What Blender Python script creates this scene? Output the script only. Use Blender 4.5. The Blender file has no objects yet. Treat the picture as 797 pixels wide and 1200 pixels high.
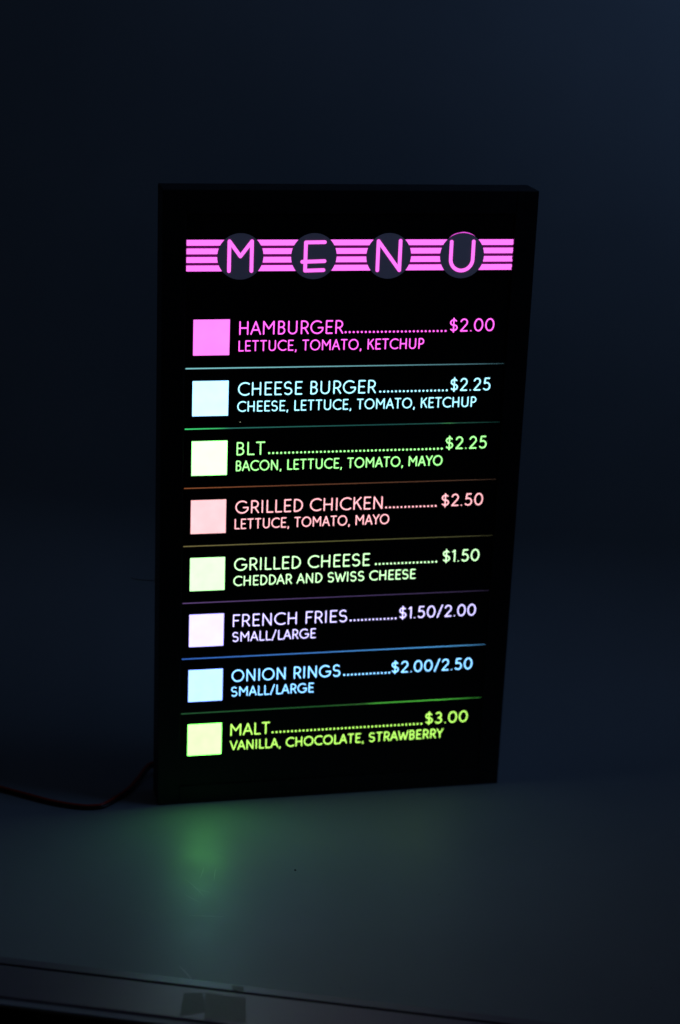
import bpy, math, random
import numpy as np
from mathutils import Matrix, Vector
random.seed(7)
rng = np.random.default_rng(7)
sc = bpy.context.scene
col = sc.collection

# ------------------------------------------------------------------ camera
H0 = 0.526655                       # height of the sign's top datum above the table
RX = Vector((0.9763375, -0.21286483, 0.0381267))
DN = Vector((-0.03232677, -0.31798833, -0.94754335))
FW = Vector((0.2138225, 0.9238896, -0.31734517))
cd = bpy.data.cameras.new('camera')
cam = bpy.data.objects.new('camera', cd)
col.objects.link(cam)
m = Matrix((RX, -DN, -FW)).transposed().to_4x4()
m.translation = Vector((-0.18712564, -1.4498045, H0 + 0.22816762))
cam.matrix_world = m
cd.sensor_fit = 'VERTICAL'
cd.sensor_height = 36
cd.lens = 2239.14 / 1200 * 36
cd.clip_start = 0.05
cd.clip_end = 50
cd.dof.use_dof = True
cd.dof.focus_distance = 1.50
cd.dof.aperture_fstop = 3.5
sc.camera = cam

# ------------------------------------------------------------------ world, light, exposure
w = bpy.data.worlds.new('World')
sc.world = w
w.use_nodes = True
w.node_tree.nodes['Background'].inputs[0].default_value = (0.92, 0.92, 1.0, 1)
w.node_tree.nodes['Background'].inputs[1].default_value = 0.0042

def area(name, loc, target, size, power, color):
    l = bpy.data.lights.new(name, 'AREA')
    l.shape = 'RECTANGLE'
    l.size, l.size_y = size
    l.energy = power
    l.color = color
    l.spread = math.radians(150)
    o = bpy.data.objects.new(name, l)
    o.location = loc
    o.rotation_euler = (Vector(target) - Vector(loc)).to_track_quat('-Z', 'Y').to_euler()
    col.objects.link(o)
    return o
# a dim bluish window off to the right of the table
area('window_light', (0.98, -0.28, 1.10), (0.46, 0.30, 1.16), (0.45, 0.6), 1.45, (0.28, 0.50, 1.0))

sc.view_settings.view_transform = 'Standard'
sc.view_settings.look = 'None'
sc.view_settings.exposure = 0
sc.view_settings.gamma = 1
sc.cycles.use_denoising = True
sc.cycles.filter_width = 1.65
sc.cycles.max_bounces = 6
sc.cycles.sample_clamp_indirect = 2.0

# ------------------------------------------------------------------ helpers
def mat(name, base=(0, 0, 0), rough=0.5, metal=0.0, spec=0.5, emit=None, strength=1.0, noise=0.0, nscale=40, bump=0.0):
    m = bpy.data.materials.new(name)
    m.use_nodes = True
    nt = m.node_tree
    b = nt.nodes['Principled BSDF']
    b.inputs['Base Color'].default_value = (*base, 1)
    b.inputs['Roughness'].default_value = rough
    b.inputs['Metallic'].default_value = metal
    b.inputs['Specular IOR Level'].default_value = spec
    if emit:
        b.inputs['Emission Color'].default_value = (*emit, 1)
        b.inputs['Emission Strength'].default_value = strength
    if noise or bump:
        tc = nt.nodes.new('ShaderNodeTexCoord')
        n = nt.nodes.new('ShaderNodeTexNoise')
        n.inputs['Scale'].default_value = nscale
        n.inputs['Detail'].default_value = 6
        nt.links.new(tc.outputs['Object'], n.inputs['Vector'])
        if noise:
            mr = nt.nodes.new('ShaderNodeMapRange')
            mr.inputs['To Min'].default_value = max(0, rough - noise)
            mr.inputs['To Max'].default_value = min(1, rough + noise)
            nt.links.new(n.outputs['Fac'], mr.inputs['Value'])
            nt.links.new(mr.outputs[0], b.inputs['Roughness'])
        if bump:
            bp = nt.nodes.new('ShaderNodeBump')
            bp.inputs['Strength'].default_value = bump
            bp.inputs['Distance'].default_value = 0.0005
            nt.links.new(n.outputs['Fac'], bp.inputs['Height'])
            nt.links.new(bp.outputs[0], b.inputs['Normal'])
    return m

def obj(name, verts, faces, material, parent=None, loc=(0, 0, 0), smooth=False, label=None, kind=None):
    me = bpy.data.meshes.new(name)
    me.from_pydata([tuple(v) for v in verts], [], [tuple(f) for f in faces])
    me.validate()
    me.update()
    if material: me.materials.append(material)
    if smooth:
        for p in me.polygons: p.use_smooth = True
    o = bpy.data.objects.new(name, me)
    o.location = loc
    o.parent = parent
    col.objects.link(o)
    if label: o['label'] = label
    if kind: o['kind'] = kind
    return o

def box(x0, x1, y0, y1, z0, z1):
    v = [(x, y, z) for x in (x0, x1) for y in (y0, y1) for z in (z0, z1)]
    f = [(0, 1, 3, 2), (4, 6, 7, 5), (0, 4, 5, 1), (2, 3, 7, 6), (0, 2, 6, 4), (1, 5, 7, 3)]
    return v, f

def bevel(o, w_, seg=2):
    b = o.modifiers.new('bevel', 'BEVEL')
    b.width = w_
    b.segments = seg
    b.limit_method = 'ANGLE'
    return o

def tube(pts, r, n=10, sub=8):
    """round tube along a Catmull-Rom path"""
    P = [Vector(p) for p in pts]
    P = [P[0] * 2 - P[1]] + P + [P[-1] * 2 - P[-2]]
    path = []
    for i in range(1, len(P) - 2):
        for k in range(sub):
            t = k / sub
            path.append(0.5 * ((2 * P[i]) + (P[i+1] - P[i-1]) * t + (2*P[i-1] - 5*P[i] + 4*P[i+1] - P[i+2]) * t*t
                               + (-P[i-1] + 3*P[i] - 3*P[i+1] + P[i+2]) * t**3))
    path.append(P[-2])
    V, F = [], []
    for i, p in enumerate(path):
        d = (path[min(i+1, len(path)-1)] - path[max(i-1, 0)]).normalized()
        a = d.cross(Vector((0, 0, 1))).normalized()
        b = a.cross(d)
        for k in range(n):
            t = 2 * math.pi * k / n
            V.append(p + (a * math.cos(t) + b * math.sin(t)) * r)
    for i in range(len(path) - 1):
        for k in range(n):
            F.append((i*n + k, i*n + (k+1) % n, (i+1)*n + (k+1) % n, (i+1)*n + k))
    F.append(tuple(range(n))[::-1])
    F.append(tuple(range((len(path)-1)*n, len(path)*n)))
    return V, F

# ------------------------------------------------------------------ the table: curved backdrop sheet
U = Vector((0.9333, -0.3590, 0)).normalized()        # along the table's front edge
N = Vector((0.3590, 0.9333, 0)).normalized()         # towards the back
P0 = Vector((-0.025, -0.2785, 0))                    # a point on the groove of the front rail
def tp(u, n, z): return P0 + U * u + N * n + Vector((0, 0, z))
def to_un(x, y):
    d = Vector((x, y, 0)) - P0
    return d.dot(U), d.dot(N)

def sheet_material():
    m = bpy.data.materials.new('satin_white_acrylic')
    m.use_nodes = True
    nt = m.node_tree
    b = nt.nodes['Principled BSDF']
    b.inputs['Specular IOR Level'].default_value = 0.85
    tc = nt.nodes.new('ShaderNodeTexCoord')
    n1 = nt.nodes.new('ShaderNodeTexNoise'); n1.inputs['Scale'].default_value = 6; n1.inputs['Detail'].default_value = 8
    cr = nt.nodes.new('ShaderNodeValToRGB')
    cr.color_ramp.elements[0].position = 0.3; cr.color_ramp.elements[0].color = (0.37, 0.42, 0.46, 1)
    cr.color_ramp.elements[1].position = 0.7; cr.color_ramp.elements[1].color = (0.43, 0.48, 0.52, 1)
    n2 = nt.nodes.new('ShaderNodeTexNoise'); n2.inputs['Scale'].default_value = 35; n2.inputs['Detail'].default_value = 9
    mr = nt.nodes.new('ShaderNodeMapRange'); mr.inputs['To Min'].default_value = 0.36; mr.inputs['To Max'].default_value = 0.54
    n3 = nt.nodes.new('ShaderNodeTexNoise'); n3.inputs['Scale'].default_value = 900; n3.inputs['Detail'].default_value = 3
    bp = nt.nodes.new('ShaderNodeBump'); bp.inputs['Strength'].default_value = 0.12; bp.inputs['Distance'].default_value = 0.0003
    for n in (n1, n2, n3): nt.links.new(tc.outputs['Object'], n.inputs['Vector'])
    nt.links.new(n1.outputs['Fac'], cr.inputs[0]); nt.links.new(cr.outputs[0], b.inputs['Base Color'])
    nt.links.new(n2.outputs['Fac'], mr.inputs['Value']); nt.links.new(mr.outputs[0], b.inputs['Roughness'])
    nt.links.new(n3.outputs['Fac'], bp.inputs['Height']); nt.links.new(bp.outputs[0], b.inputs['Normal'])
    return m

SWEEP_N, SWEEP_R, WALL_H = 0.40, 0.17, 1.45
prof = [(-0.045, 0.0), (-0.0447, 0.0), (-0.0440, 0.0)] + [(x, 0.0) for x in (0.1, 0.2, 0.3)]
for k in range(25):
    a = math.pi / 2 * k / 24
    prof.append((SWEEP_N + SWEEP_R * math.sin(a), SWEEP_R - SWEEP_R * math.cos(a)))
prof += [(SWEEP_N + SWEEP_R, z) for z in (0.4, 0.7, 1.0, WALL_H)]
us = [-1.3 + 2.6 * i / 40 for i in range(41)]
V = [tp(u, n, z) for u in us for n, z in prof]
K = len(prof)
F = [(i*K + j, (i+1)*K + j, (i+1)*K + j + 1, i*K + j + 1) for i in range(40) for j in range(K - 1)]
sheet = obj('backdrop', V, F, sheet_material(), smooth=True, kind='structure')
so = sheet.modifiers.new('thickness', 'SOLIDIFY'); so.thickness = 0.003; so.offset = -1

# dark floor of the room, far below the table edge
obj('floor', [(-6, -6, -0.78), (6, -6, -0.78), (6, 6, -0.78), (-6, 6, -0.78)], [(0, 1, 2, 3)],
    mat('dark_floor', (0.012, 0.011, 0.012), 0.8, spec=0.2), kind='structure')

# scratches and specks on the sheet (thin raised burrs)
scr_m = mat('scratch_white', (0.95, 0.95, 0.95), 0.3)
dust_m = mat('dust_dark', (0.02, 0.02, 0.02), 0.8)
def strip(pts, wdt, z):
    V, F = [], []
    n = len(pts)
    for i, p in enumerate(pts):
        a = Vector(pts[max(i-1, 0)]); b = Vector(pts[min(i+1, n-1)])
        d = (b - a).normalized(); s = Vector((-d.y, d.x))
        ww = wdt * (0.25 + 0.75 * math.sin(math.pi * (i + 0.3) / (n - 0.4)))
        q = Vector(p)
        V += [(q.x - s.x*ww, q.y - s.y*ww, z), (q.x, q.y, z + wdt * 0.08), (q.x + s.x*ww, q.y + s.y*ww, z)]
    for i in range(n - 1):
        F += [(3*i, 3*i+3, 3*i+4, 3*i+1), (3*i+1, 3*i+4, 3*i+5, 3*i+2)]
    return V, F
def arcpts(a, b, bow, n=9):
    a, b = Vector(a), Vector(b); d = b - a; s = Vector((-d.y, d.x))
    return [tuple(a + d * (i/(n-1)) + s * bow * math.sin(math.pi * i/(n-1))) for i in range(n)]
for a, b, bow, wd in [((0.0014, -0.1831), (0.0267, -0.1888), .03, .00022), ((-0.0157, -0.2515), (-0.0088, -0.273), .06, .00030),
                      ((0.0059, -0.1275), (0.0169, -0.1584), .08, .00016), ((0.0233, -0.1109), (0.0172, -0.1292), .05, .00016),
                      ((0.0322, -0.115), (0.028, -0.1335), -.05, .00016), ((0.0226, -0.1514), (0.0093, -0.1415), .09, .00014),
                      ((0.002, -0.151), (0.013, -0.166), -.06, .00012)]:
    v, f = strip(arcpts(a, b, bow * .3), wd, 0.0001)
    obj('scratch', v, f, scr_m, parent=sheet)
def speck(x, y, r, parent, z=0.0):
    V = [(x + r * math.cos(k) * random.uniform(.7, 1.2), y + r * 1.3 * math.sin(k) * random.uniform(.7, 1.2), z) for k in np.linspace(0, 5.4, 7)]
    V.append((x, y, z + r * .8))
    return obj('speck', V, [(i, (i+1) % 7, 7) for i in range(7)], dust_m, parent=parent)
speck(0.0942, -0.1269, 0.0011, sheet, 0.0002)
for _ in range(10):
    u_, n_ = random.uniform(-0.1, 0.5), random.uniform(0.02, 0.2)
    q = tp(u_, n_, 0)
    speck(q.x, q.y, random.uniform(0.0002, 0.0004), sheet, 0.0002)

# ------------------------------------------------------------------ front rail that clamps the sheet
alu = bpy.data.materials.new('brushed_aluminium')
alu.use_nodes = True
nt = alu.node_tree
b = nt.nodes['Principled BSDF']
b.inputs['Base Color'].default_value = (0.36, 0.33, 0.40, 1)
b.inputs['Metallic'].default_value = 0.55
tc = nt.nodes.new('ShaderNodeTexCoord'); mp = nt.nodes.new('ShaderNodeMapping')
mp.inputs['Rotation'].default_value = (0, 0, math.radians(21)); mp.inputs['Scale'].default_value = (4, 420, 420)
nz = nt.nodes.new('ShaderNodeTexNoise'); nz.inputs['Scale'].default_value = 2; nz.inputs['Detail'].default_value = 5
mr = nt.nodes.new('ShaderNodeMapRange'); mr.inputs['To Min'].default_value = 0.36; mr.inputs['To Max'].default_value = 0.55
bpn = nt.nodes.new('ShaderNodeBump'); bpn.inputs['Strength'].default_value = 0.1; bpn.inputs['Distance'].default_value = 0.0003
nt.links.new(tc.outputs['Object'], mp.inputs[0]); nt.links.new(mp.outputs[0], nz.inputs['Vector'])
nt.links.new(nz.outputs['Fac'], mr.inputs['Value']); nt.links.new(mr.outputs[0], b.inputs['Roughness'])
nt.links.new(nz.outputs['Fac'], bpn.inputs['Height']); nt.links.new(bpn.outputs[0], b.inputs['Normal'])
dark_m = mat('dark_rubber', (0.006, 0.006, 0.007), 0.7)

rail = bpy.data.objects.new('front_rail', None)
rail.location = P0
col.objects.link(rail)
rail['label'] = 'long aluminium rail clamping the front edge of the pale table sheet'
rail['category'] = 'table rail'
def extrude_profile(name, pr, material, parent):
    """pr: list of (n, z), extruded along the table edge, coordinates relative to P0"""
    V = [U * u + N * n + Vector((0, 0, z)) for u in (-0.9, 1.1) for n, z in pr]
    k = len(pr)
    F = [(i, (i+1) % k, k + (i+1) % k, k + i) for i in range(k)] + [tuple(range(k))[::-1], tuple(range(k, 2*k))]
    return obj(name, V, F, material, parent=parent)
bevel(extrude_profile('clamping_lip', [(0.0015, 0.0002), (0.0105, 0.0002), (0.0108, 0.0012), (0.0100, 0.0022), (0.0015, 0.0026)], alu, rail), 0.0004)
extrude_profile('groove_seal', [(-0.0010, 0.0002), (0.0013, 0.0002), (0.0013, 0.0010), (-0.0010, 0.0010)], dark_m, rail)
bevel(extrude_profile('rail_bar', [(-0.0385, -0.0015), (-0.0385, 0.0006), (-0.0375, 0.0016), (-0.0012, 0.0026), (-0.0012, 0.0002), (-0.034, 0.0001), (-0.036, -0.0015)], alu, rail), 0.0004)
# black apron under the rail
extrude_profile('apron', [(-0.030, -0.06), (-0.030, -0.0062), (-0.024, -0.0062), (-0.024, -0.06)], dark_m, rail)

def tape_material(name, c):
    return mat(name, c, 0.45, spec=0.6, noise=0.1, nscale=300, bump=0.5)
tape_m = tape_material('grey_tape', (0.24, 0.19, 0.21))
tape2_m = tape_material('pale_tape', (0.30, 0.235, 0.25))
def tape(pts, material, label, lip=False):
    P = []
    k = len(pts)
    for i in range(k):
        a, c = Vector(pts[i]), Vector(pts[(i+1) % k])
        for t in (0, .25, .5, .75):
            j = Vector((random.uniform(-1, 1), random.uniform(-1, 1))) * (0.00035 if t else 0)
            P.append(a.lerp(c, t) + j)
    top = []
    for p in P:
        u, n = to_un(p.x, p.y)
        z = 0.0026 + 0.0002 if n > -0.0005 else 0.0016 + 0.0010 * (n + 0.0375) / 0.0363 + 0.0002
        if n < -0.0372: z -= 0.0006
        top.append(Vector((p.x, p.y, z)) - P0)
    q = len(P)
    V = top + [t - Vector((0, 0, 0.0003)) for t in top]
    F = [tuple(range(q))] + [(i, q + i, q + (i+1) % q, (i+1) % q) for i in range(q)]
    return obj('tape', V, F, material, parent=rail, label=label)
tape([(-0.0241, -0.3175), (-0.0062, -0.3150), (-0.0058, -0.3085), (-0.0043, -0.2925), (-0.0179, -0.2910)][::1], tape_m, 'slanted piece of grey tape')
tape([(-0.0082, -0.3235), (0.0195, -0.3325), (0.0245, -0.3045), (0.0214, -0.3028), (0.006, -0.2965), (-0.0026, -0.2925)], tape2_m, 'broad piece of worn grey tape')
tape([(0.0205, -0.2958), (0.0239, -0.2968), (0.0250, -0.2895), (0.0175, -0.2868), (0.0170, -0.2915)], tape_m, 'small torn scrap of tape')

# ------------------------------------------------------------------ the sign
sign = bpy.data.objects.new('menu_sign', None)
sign.location = (0, 0, 0)
col.objects.link(sign)
sign['label'] = 'black framed light-up diner menu board glowing with pink, blue and green lettering'
sign['category'] = 'menu sign'

SW, ST, SD = 0.300, 0.521, 0.0300       # width, height, depth
case_m = mat('black_case', (0.010, 0.010, 0.011), 0.5, spec=0.35, noise=0.08, nscale=60, bump=0.15)
frame_m = mat('black_frame', (0.008, 0.008, 0.009), 0.42, spec=0.35, noise=0.1, nscale=80, bump=0.1)
panel_m = mat('black_panel', (0.004, 0.004, 0.005), 0.38, spec=0.3, noise=0.08, nscale=50)
Y0 = -0.0012                            # frame stands proud of the panel face at y = 0
bevel(obj('case', *box(0, SW, 0.0008, SD, 0, ST), case_m, parent=sign), 0.0008)
FR = 0.0182
for x0, x1, z0, z1 in [(0, FR, 0, ST), (SW - FR, SW, 0, ST), (FR + .0002, SW - FR - .0002, ST - FR, ST), (FR + .0002, SW - FR - .0002, 0, 0.0165)]:
    bevel(obj('frame_rail', *box(x0, x1, Y0, 0.0007, z0, z1), frame_m, parent=sign), 0.0005)
panel = obj('menu_panel', *box(FR + .0003, SW - FR - .0003, 0.0, 0.0006, 0.0167, ST - FR - .0002), panel_m, parent=sign)

def pz(Y): return H0 - Y                # panel row coordinate (downwards) to height

# ---- stroke lettering: distance field + marching squares = clean joined outlines
def arc(cx, cy, rx, ry, a0, a1, n=14):
    return [(cx + rx * math.cos(math.radians(a0 + (a1 - a0) * i / n)), cy + ry * math.sin(math.radians(a0 + (a1 - a0) * i / n))) for i in range(n + 1)]
# glyph: (skeleton width, [polylines], left bearing, right bearing); y runs 0 (base) to 1 (cap), stroke centre lines
def S_shape(w_):
    return [arc(w_*.5, .745, w_*.46, .255, 38, 180+75, 14) + arc(w_*.5, .255, w_*.5, .262, 82, -142, 16)]
G = {
 'A': (.70, [[(0, 0), (.35, 1), (.70, 0)], [(.13, .33), (.57, .33)]], .35, .35),
 'B': (.44, [[(0, 0), (0, 1), (.20, 1)] + arc(.20, .765, .205, .235, 90, -90) + [(0, .53)], [(0, 0), (.20, 0)] + arc(.20, .265, .24, .265, -90, 90)], 1, .7),
 'C': (.74, [arc(.48, .5, .48, .5, 52, 308, 22)], .6, .6),
 'D': (.58, [[(0, 0), (0, 1), (.12, 1)] + arc(.12, .5, .46, .5, 90, -90, 18) + [(0, 0)]], 1, .6),
 'E': (.44, [[(.44, 1), (0, 1), (0, 0), (.44, 0)], [(0, .51), (.38, .51)]], 1, .6),
 'F': (.44, [[(.44, 1), (0, 1), (0, 0)], [(0, .51), (.36, .51)]], 1, .4),
 'G': (.80, [arc(.48, .5, .48, .5, 52, 360, 26)[0:] , [(.50, .5), (.96*.835+.16, .5)]], .6, .8),
 'H': (.58, [[(0, 0), (0, 1)], [(.58, 0), (.58, 1)], [(0, .5), (.58, .5)]], 1, 1),
 'I': (0, [[(0, 0), (0, 1)]], 1, 1),
 'K': (.54, [[(0, 0), (0, 1)], [(.50, 1), (.0, .42)], [(.19, .62), (.54, 0)]], 1, .4),
 'L': (.42, [[(0, 1), (0, 0), (.42, 0)]], 1, .3),
 'M': (.76, [[(0, 0), (0, 1), (.38, .42), (.76, 1), (.76, 0)]], 1, 1),
 'N': (.60, [[(0, 0), (0, 1), (.60, 0), (.60, 1)]], 1, 1),
 'O': (.90, [arc(.45, .5, .45, .5, 0, 360, 32)], .6, .6),
 'P': (.45, [[(0, 0), (0, 1), (.19, 1)] + arc(.19, .72, .26, .28, 90, -90) + [(0, .44)]], 1, .4),
 'R': (.50, [[(0, 0), (0, 1), (.20, 1)] + arc(.20, .72, .27, .28, 90, -90) + [(0, .44)], [(.24, .44), (.50, 0)]], 1, .6),
 'S': (.54, S_shape(.54), .7, .7),
 'T': (.56, [[(0, 1), (.56, 1)], [(.28, 1), (.28, 0)]], .65, .65),
 'U': (.60, [[(0, 1), (0, .32)] + arc(.30, .30, .30, .30, 180, 360, 16) + [(.60, 1)]], 1, 1),
 'V': (.68, [[(0, 1), (.34, 0), (.68, 1)]], .35, .35),
 'W': (1.02, [[(0, 1), (.27, 0), (.51, .80), (.75, 0), (1.02, 1)]], .35, .35),
 'Y': (.62, [[(0, 1), (.31, .48), (.62, 1)], [(.31, .48), (.31, 0)]], .35, .35),
 '0': (.60, [arc(.30, .5, .30, .5, 0, 360, 30)], .7, .7),
 '1': (.17, [[(0, .86), (.17, 1), (.17, 0)]], .7, .9),
 '2': (.50, [arc(.25, .72, .24, .28, 165, -32, 14) + [(.02, 0), (.50, 0)]], .8, .8),
 '3': (.48, [arc(.21, .745, .21, .255, 140, -90, 14) , [(.21, .49)] + arc(.21, .245, .25, .245, 90, -145, 14)], .8, .8),
 '5': (.50, [[(.44, 1), (.11, 1), (.06, .56)] + arc(.23, .31, .27, .31, 105, -140, 18)], .8, .8),
 '$': (.52, [[(a, .06 + b*.88) for a, b in S_shape(.52)[0]], [(.26, 1.08), (.26, -.08)]], .7, .7),
 '/': (.38, [[(0, -.06), (.38, 1.06)]], .6, .6),
 '.': (0, [[(0, .0), (0, .001)]], .8, .8),
 ',': (.04, [[(.04, .02), (.0, -.17)]], .8, .8),
 ' ': (.12, [], .8, .8),
}
G['G'] = (.80, [arc(.46, .5, .46, .5, 50, 335, 24) + [(.89, .46), (.55, .46)]], .6, .8)
G['G'] = (.84, G['G'][1], .6, .8)

def field_mesh(strokes, rad, cell):
    """outline-filled mesh of round-ended strokes; returns verts (x, y), faces, boundary edges"""
    segs = [(s[i], s[i+1]) for s in strokes for i in range(len(s) - 1)]
    A = np.array([a for a, _ in segs]); B = np.array([b_ for _, b_ in segs])
    lo = np.minimum(A, B).min(0) - rad - cell * 1.5
    hi = np.maximum(A, B).max(0) + rad + cell * 1.5
    nx, ny = int((hi[0]-lo[0]) / cell) + 2, int((hi[1]-lo[1]) / cell) + 2
    X, Yg = np.meshgrid(lo[0] + np.arange(nx) * cell, lo[1] + np.arange(ny) * cell, indexing='ij')
    D = np.full(X.shape, 1e9)
    for a, c in zip(A, B):
        d = c - a
        L = max(d @ d, 1e-18)
        t = np.clip(((X - a[0]) * d[0] + (Yg - a[1]) * d[1]) / L, 0, 1)
        D = np.minimum(D, np.hypot(X - a[0] - t * d[0], Yg - a[1] - t * d[1]))
    D = rad - D
    D[np.abs(D) < cell * 1e-3] = cell * 1e-3
    V, idx, F, E = [], {}, [], []
    def vid(key, p):
        if key not in idx:
            idx[key] = len(V)
            V.append(p)
        return idx[key]
    for i in range(nx - 1):
        for j in range(ny - 1):
            c = [(i, j), (i+1, j), (i+1, j+1), (i, j+1)]
            s = [D[q] > 0 for q in c]
            if not any(s): continue
            poly, tags = [], []
            for k in range(4):
                p, q = c[k], c[(k+1) % 4]
                if s[k]:
                    poly.append(vid(p, (X[p], Yg[p]))); tags.append(0)
                if s[k] != s[(k+1) % 4]:
                    t = D[p] / (D[p] - D[q])
                    key = (min(p, q), max(p, q))
                    poly.append(vid(key, (X[p] + (X[q]-X[p]) * t, Yg[p] + (Yg[q]-Yg[p]) * t))); tags.append(1)
            if len(poly) >= 3:
                F.append(poly)
                if not all(s):
                    for k in range(len(poly)):
                        if tags[k] and tags[(k+1) % len(poly)]: E.append((poly[k], poly[(k+1) % len(poly)]))
    return V, F, E

def relief(V2, F2, E2, y_front=-0.00022, y_back=0.0):
    """panel-plane (x, z) outline -> thin solid standing proud of the panel"""
    n = len(V2)
    V = [(x, y_front, z) for x, z in V2] + [(x, y_back, z) for x, z in V2]
    F = [tuple(f) for f in F2] + [(b_, a, n + a, n + b_) for a, b_ in E2]
    return V, F

cache = {}
def glyph(ch, cap, xs, stroke):
    key = (ch, round(cap, 6), round(xs, 3), stroke)
    if key not in cache:
        h = cap - stroke
        st = [[(x * h * xs, y * h + stroke/2) for x, y in s] for s in G[ch][1]]
        cache[key] = field_mesh(st, stroke/2, 0.00022) if st else ([], [], [])
    return cache[key]

def text(name, s, x0, x1, base, cap, stroke, material, label=None, gap=.37):
    h = cap - stroke
    # total advance: width units, fitted to the measured run by one horizontal scale
    tot = 0
    for i, ch in enumerate(s):
        tot += G[ch][0]
        if i: tot += gap * (G[s[i-1]][3] + G[ch][2]) / 2
    avail = (x1 - x0 - stroke)
    k = avail / (tot * h)
    V, F, E = [], [], []
    x = x0 + stroke/2
    for i, ch in enumerate(s):
        if i: x += gap * (G[s[i-1]][3] + G[ch][2]) / 2 * h * k
        v, f, e = glyph(ch, cap, k, stroke)
        o = len(V)
        V += [(x + a, pz(base) + b_) for a, b_ in v]
        F += [[q + o for q in ff] for ff in f]
        E += [(p + o, q + o) for p, q in e]
        x += G[ch][0] * h * k
    print('TEXT', s, 'xscale %.3f' % k)
    return obj(name, *relief(V, F, E), material, parent=panel, label=label)

def glow(name, c, strength=1.0):
    return mat(name, (0.02, 0.02, 0.02), 0.5, spec=0.2, emit=c, strength=strength)

# ---- the eight rows
SQ, ROW0, PITCH = 0.02866, 0.10729, 0.0494974
rows = [
 # name, description, price, name x1, dots x0/x1, price x0/x1, desc x1, swatch colour, text colour, word
 ('HAMBURGER', 'LETTUCE, TOMATO, KETCHUP', '$2.00', .1450, .1464, .2302, .2328, .2121, (1.5, .28, 1.35), (1.4, .17, 1.15), 'pink'),
 ('CHEESE BURGER', 'CHEESE, LETTUCE, TOMATO, KETCHUP', '$2.25', .1739, .1770, .2341, .2363, .2589, (.80, 1.7, 2.6), (.55, 1.25, 1.5), 'pale cyan'),
 ('BLT', 'BACON, LETTUCE, TOMATO, MAYO', '$2.25', .0844, .0872, .2327, .2350, .2331, (1.02, 3.6, .92), (.52, 1.5, .42), 'green'),
 ('GRILLED CHICKEN', 'LETTUCE, TOMATO, MAYO', '$2.50', .1840, .1866, .2303, .2344, .1903, (1.35, .70, .74), (1.3, .60, .66), 'salmon pink'),
 ('GRILLED CHEESE', 'CHEDDAR AND SWISS CHEESE', '$1.50', .1754, .1801, .2335, .2382, .2155, (.90, 2.0, .80), (.80, 1.4, .72), 'pale green'),
 ('FRENCH FRIES', 'SMALL/LARGE', '$1.50/2.00', .1581, .1607, .2009, .2030, .1319, (1.02, .93, 2.4), (.90, .82, 1.55), 'lavender'),
 ('ONION RINGS', 'SMALL/LARGE', '$2.00/2.50', .1542, .1571, .1977, .1988, .1318, (.66, 1.15, 3.4), (.42, 1.05, 1.9), 'sky blue'),
 ('MALT', 'VANILLA, CHOCOLATE, STRAWBERRY', '$3.00', .0949, .0968, .2285, .2311, .2479, (.92, 5.2, .64), (.66, 1.35, .20), 'lime green'),
]
NS, DS = 0.00092, 0.00080
for i, (nm, ds, pr, nx1, dx0, dx1, px0, ex1, csw, ctx, word) in enumerate(rows):
    y = ROW0 + PITCH * i
    ms, mt = glow(word.replace(' ', '_') + '_square', csw), glow(word.replace(' ', '_') + '_lettering', ctx, 1.35)
    nt = ms.node_tree
    tc = nt.nodes.new('ShaderNodeTexCoord'); nz = nt.nodes.new('ShaderNodeTexNoise'); nz.inputs['Scale'].default_value = 70 + 5 * i
    nz.inputs['Detail'].default_value = 2
    mr = nt.nodes.new('ShaderNodeMapRange'); mr.inputs['To Min'].default_value = 0.91; mr.inputs['To Max'].default_value = 1.13
    nt.links.new(tc.outputs['Object'], nz.inputs['Vector']); nt.links.new(nz.outputs['Fac'], mr.inputs['Value'])
    nt.links.new(mr.outputs[0], nt.nodes['Principled BSDF'].inputs['Emission Strength'])
    v, f = box(.0250, .0250 + SQ, -0.0002, 0.0, pz(y + SQ), pz(y))
    obj('lit_square', v, f, ms, parent=panel, label='glowing %s square beside the words %s' % (word, nm))
    text('item_name', nm, .0614, nx1, y + .0125, .0109, NS, mt, label='glowing %s words %s' % (word, nm))
    text('item_description', ds, .0611, ex1, y + .0258, .0087, DS, mt, label='small glowing %s line under %s' % (word, nm))
    text('item_price', pr, px0, .2701 if i < 7 else .2690, y + .0120, .0106, NS, mt, label='glowing %s price %s' % (word, pr))
    n = round((dx1 - dx0 - .0014) / .0033) + 1
    V, F, E = [], [], []
    dv, df, de = field_mesh([[(0, 0), (0.00001, 0)]], 0.00076, 0.00024)
    for k in range(n):
        x = dx0 + .0007 + (dx1 - dx0 - .0014) * k / (n - 1)
        o = len(V)
        V += [(x + a, pz(y + .0120) + .0006 + b_) for a, b_ in dv]
        F += [[q + o for q in ff] for ff in df]
        E += [(p + o, q + o) for p, q in de]
    obj('dot_leader', *relief(V, F, E), mt, parent=panel, label='row of %s dots after %s' % (word, nm))

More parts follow.
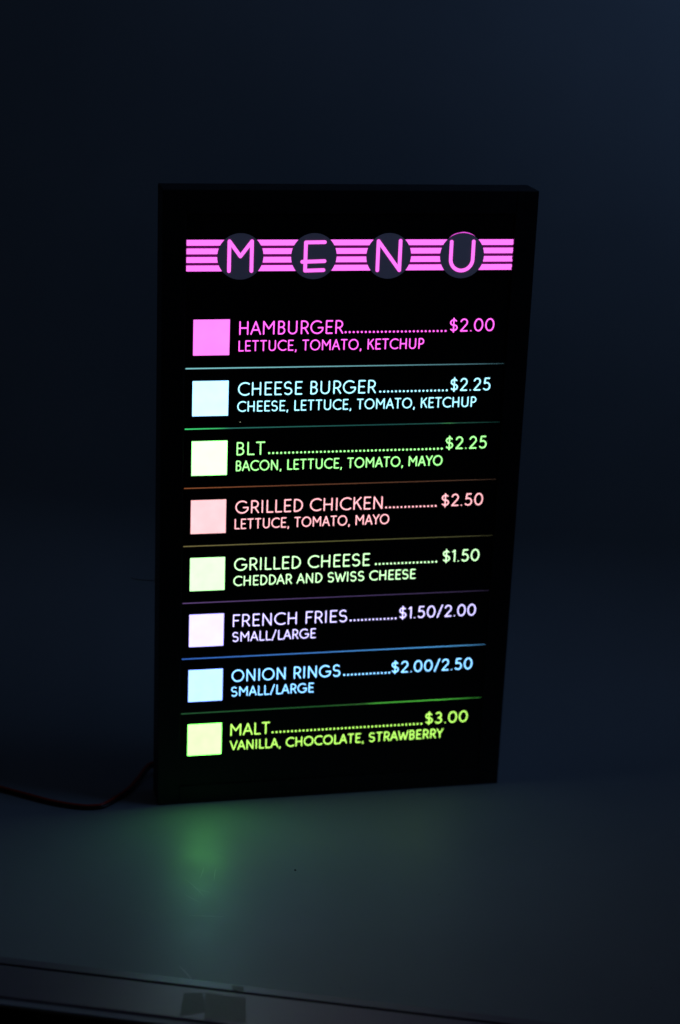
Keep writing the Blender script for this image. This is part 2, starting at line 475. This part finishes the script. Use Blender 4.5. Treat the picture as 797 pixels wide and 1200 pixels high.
# ---- divider lines: thin slits lit unevenly along their length
def ramp_glow(name, stops):
    m = glow(name, (1, 1, 1))
    nt = m.node_tree
    tc = nt.nodes.new('ShaderNodeTexCoord'); sp = nt.nodes.new('ShaderNodeSeparateXYZ')
    cr = nt.nodes.new('ShaderNodeValToRGB')
    nt.links.new(tc.outputs['Generated'], sp.inputs[0]); nt.links.new(sp.outputs['X'], cr.inputs[0])
    nt.links.new(cr.outputs[0], nt.nodes['Principled BSDF'].inputs['Emission Color'])
    els = cr.color_ramp.elements
    while len(els) < len(stops): els.new(0.5)
    for e, (p, c) in zip(els, stops):
        e.position = p; e.color = (*c, 1)
    return m
lines = [
 ('pale cyan', .00090, [(0, (.24, .62, .66)), (.45, (.18, .46, .50)), (.8, (.10, .25, .29)), (1, (.06, .15, .18))]),
 ('green to dim teal', .00085, [(0, (.06, .80, .22)), (.10, (.05, .55, .16)), (.14, (.025, .15, .12)), (.6, (.015, .085, .08)), (.80, (.02, .10, .08)), (.83, (.05, .24, .08)), (.86, (.02, .09, .06)), (1, (.01, .06, .05))]),
 ('dim orange', .00072, [(0, (.26, .08, .03)), (.3, (.17, .06, .03)), (1, (.08, .045, .03))]),
 ('dim olive', .00072, [(0, (.18, .15, .06)), (.5, (.13, .13, .045)), (1, (.08, .08, .035))]),
 ('dim purple', .00072, [(0, (.12, .065, .20)), (.5, (.08, .05, .15)), (1, (.05, .035, .09))]),
 ('bright blue', .00085, [(0, (.04, .14, .55)), (.45, (.07, .26, .75)), (.8, (.12, .50, 1.1)), (1, (.12, .45, .9))]),
 ('dim to bright green', .00085, [(0, (.02, .09, .035)), (.45, (.02, .11, .03)), (.60, (.04, .16, .035)), (.64, (.10, .60, .07)), (.85, (.12, .75, .08)), (1, (.05, .35, .05))]),
]
for i, (word, th, stops) in enumerate(lines):
    zc = pz(0.1465 + PITCH * i)
    xa, xb = .0192, .2805
    V, F = [], []
    n = 14
    for k in range(n + 1):
        t = k / n
        x = xa + (xb - xa) * t
        hh = th / 2 * (1 - .42 * t) * (min(1, (1 - t) * 8 + .25))
        V += [(x, -.0002, zc - hh), (x, -.0002, zc + hh), (x, 0, zc - hh), (x, 0, zc + hh)]
    for k in range(n):
        a = 4 * k; c = a + 4
        F += [(a, c, c+1, a+1), (a+1, c+1, c+3, a+3), (a, a+2, c+2, c)]
    obj('divider_line', V, F, ramp_glow('divider_' + word.replace(' ', '_'), stops), parent=panel, label='thin %s line between two menu rows' % word)

# ---- heading: stripes, dark discs, letters
pink = glow('heading_pink', (1.45, .235, 1.30))
pinkL = glow('heading_letter_pink', (1.45, .22, 1.25))
disc_m = mat('smoky_disc_film', (0.42, 0.42, 0.46), 0.45, emit=(.009, .0095, .019), strength=1.0, noise=.1, nscale=200)
cx = [.0609, .1192, .1795, .2396]
CY, CR = .0575, .0182
bars = [(.0445, .0489), (.0512, .0556), (.0579, .0623), (.0645, .0690)]
for ya, yb in bars:
    edges = [.0188] + sum([[c, c] for c in cx], []) + [.2817]
    for s in range(5):
        n = 6
        L, R_ = [], []
        for k in range(n + 1):
            yy = ya + (yb - ya) * k / n
            off = math.sqrt(max(0, (CR + .0001)**2 - (yy - CY)**2))
            L.append((edges[0] if s == 0 else cx[s-1] + off, pz(yy)))
            R_.append((edges[-1] - (.0006 * (random.random())) if s == 4 else cx[s] - off, pz(yy)))
        P = L + R_[::-1]
        q = len(P)
        V = [(x, -.0002, z) for x, z in P] + [(x, 0, z) for x, z in P]
        F = [(k, k+1, q-2-k, q-1-k) for k in range(n)] + [(k, q + k, q + (k+1) % q, (k+1) % q) for k in range(q)]
        obj('heading_stripe', V, F, pink, parent=panel)
gap_bloom_m = glow('stripe_gap_bloom', (.085, .003, .075))  # bloom of the stripes, painted into the gaps as dim emission
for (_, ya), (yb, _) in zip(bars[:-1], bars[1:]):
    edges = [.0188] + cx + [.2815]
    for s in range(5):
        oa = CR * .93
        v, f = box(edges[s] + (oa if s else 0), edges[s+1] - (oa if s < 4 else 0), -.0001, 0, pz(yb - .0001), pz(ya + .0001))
        obj('stripe_bloom', v, f, gap_bloom_m, parent=panel, label='faint violet bloom painted between two pink stripes')
for c, L in zip(cx, 'MENU'):
    n = 48
    ring = [(c + CR * math.cos(2*math.pi*k/n), pz(CY) + CR * math.sin(2*math.pi*k/n)) for k in range(n)]
    V = [(x, -.00012, z) for x, z in ring] + [(x, 0, z) for x, z in ring]
    F = [tuple(range(n))] + [(k, (k+1) % n, n + (k+1) % n, n + k) for k in range(n)]
    obj('heading_disc', V, F, disc_m, parent=panel, label='smoky dark disc behind the letter %s' % L)
head = {
 'M': [[(.0521, .0689), (.0521, .0456), (.0609, .0574), (.0698, .0456), (.0698, .0689)]],
 'E': [[(.1275, .0464), (.1125, .0466), (.1125, .0689), (.1272, .0685)], [(.1100, .0619), (.1278, .0614)]],
 'N': [[(.1707, .0689), (.1707, .0457), (.1886, .0689), (.1886, .0455)]],
 'U': [[(.2304, .0463), (.2304, .0604)] + [(.2395 + .0091*math.cos(math.radians(a)), .0604 + .0091*math.sin(math.radians(a))) for a in range(180, -1, -12)] + [(.2486, .0461)]],
}
for L, st in head.items():
    st = [[(x, pz(y)) for x, y in s] for s in st]
    v, f, e = field_mesh(st, .00138, .0003)
    obj('heading_letter', *relief(v, f, e, y_front=-.00034, y_back=-.0001), pinkL, parent=panel, label='glowing pink letter %s' % L)
# light leaking past the slightly lifted U disc
cres = []
for lo_, hi_, r0, r1 in [(57, 128, CR + .0001, CR + .00075)]:
    V, F = [], []
    n = 16
    for k in range(n + 1):
        t = k / n
        a = math.radians(lo_ + (hi_ - lo_) * t)
        wv = (math.sin(math.pi * min(1, t * 1.0)) ** .7) * (1 - .35 * math.exp(-((t - .62) / .08) ** 2))
        for r in (r0, r0 + (r1 - r0) * wv + .00002):
            V.append((cx[3] + r * math.cos(a), -.0002, pz(CY) + r * math.sin(a)))
    F = [(2*k, 2*k+1, 2*k+3, 2*k+2) for k in range(n)]
    obj('light_leak', V, F, glow('leak_pink', (1.1, .12, 1.0)), parent=panel, label='thin pink crescent of light over the letter U')
# dust speck under the second square, its glint painted as emission
v, f, e = field_mesh([[(.0637, pz(.1911)), (.06371, pz(.1911))]], .00022, .0001)
obj('dust_speck_glint', *relief(v, f, e), glow('painted_glint', (.7, .8, .5)), parent=panel)

# ---- side connector and stub of wire on the left side of the case
wire_m = mat('pale_wire', (0.6, 0.6, 0.6), 0.4)
v, f = tube([(.0012, .0262, .1934), (-.004, .0258, .1936), (-.0115, .025, .1946), (-.0179, .025, .1958), (-.0205, .025, .1972)], .00038, 8)
obj('wire_stub', v, f, wire_m, parent=sign, smooth=True, label='short thin wire poking out of the left side')
bevel(obj('wire_clip', *box(-.0007, .0004, .0250, .0262, .1895, .1972), wire_m, parent=sign), .0002)

# ---- power cable: red and black wires side by side on the table
base = [(.040, .052, .014), (.016, .056, .012), (.0007, .0571, .009), (-.0112, .041, .0040), (-.0223, .0255, .0018), (-.0426, .0040, .0016), (-.0537, .0005, .0016),
        (-.0677, .0037, .0016), (-.0882, .0144, .0016), (-.1087, .0299, .0016), (-.1294, .0456, .0016), (-.155, .066, .0016), (-.20, .10, .0016), (-.28, .15, .0016)]
cable = bpy.data.objects.new('power_cable', None)
cable.parent = sign
col.objects.link(cable)
def offset(pts, d, dz=0):
    out = []
    for i, p in enumerate(pts):
        a = Vector(pts[max(i-1, 0)]); c = Vector(pts[min(i+1, len(pts)-1)])
        t = (c - a); t.z = 0; t.normalize()
        out.append(Vector(p) + Vector((t.y, -t.x, 0)) * d + Vector((0, 0, dz)))
    return out
red_m = mat('red_insulation', (0.75, 0.07, 0.04), 0.18)
blk_m = mat('black_insulation', (0.006, 0.006, 0.006), 0.34)
v, f = tube(offset(base, .00155, .0003), .00155, 14)
obj('red_wire', v, f, red_m, parent=cable, smooth=True)
v, f = tube(offset(base, -.00155), .00155, 14)
obj('black_wire', v, f, blk_m, parent=cable, smooth=True)
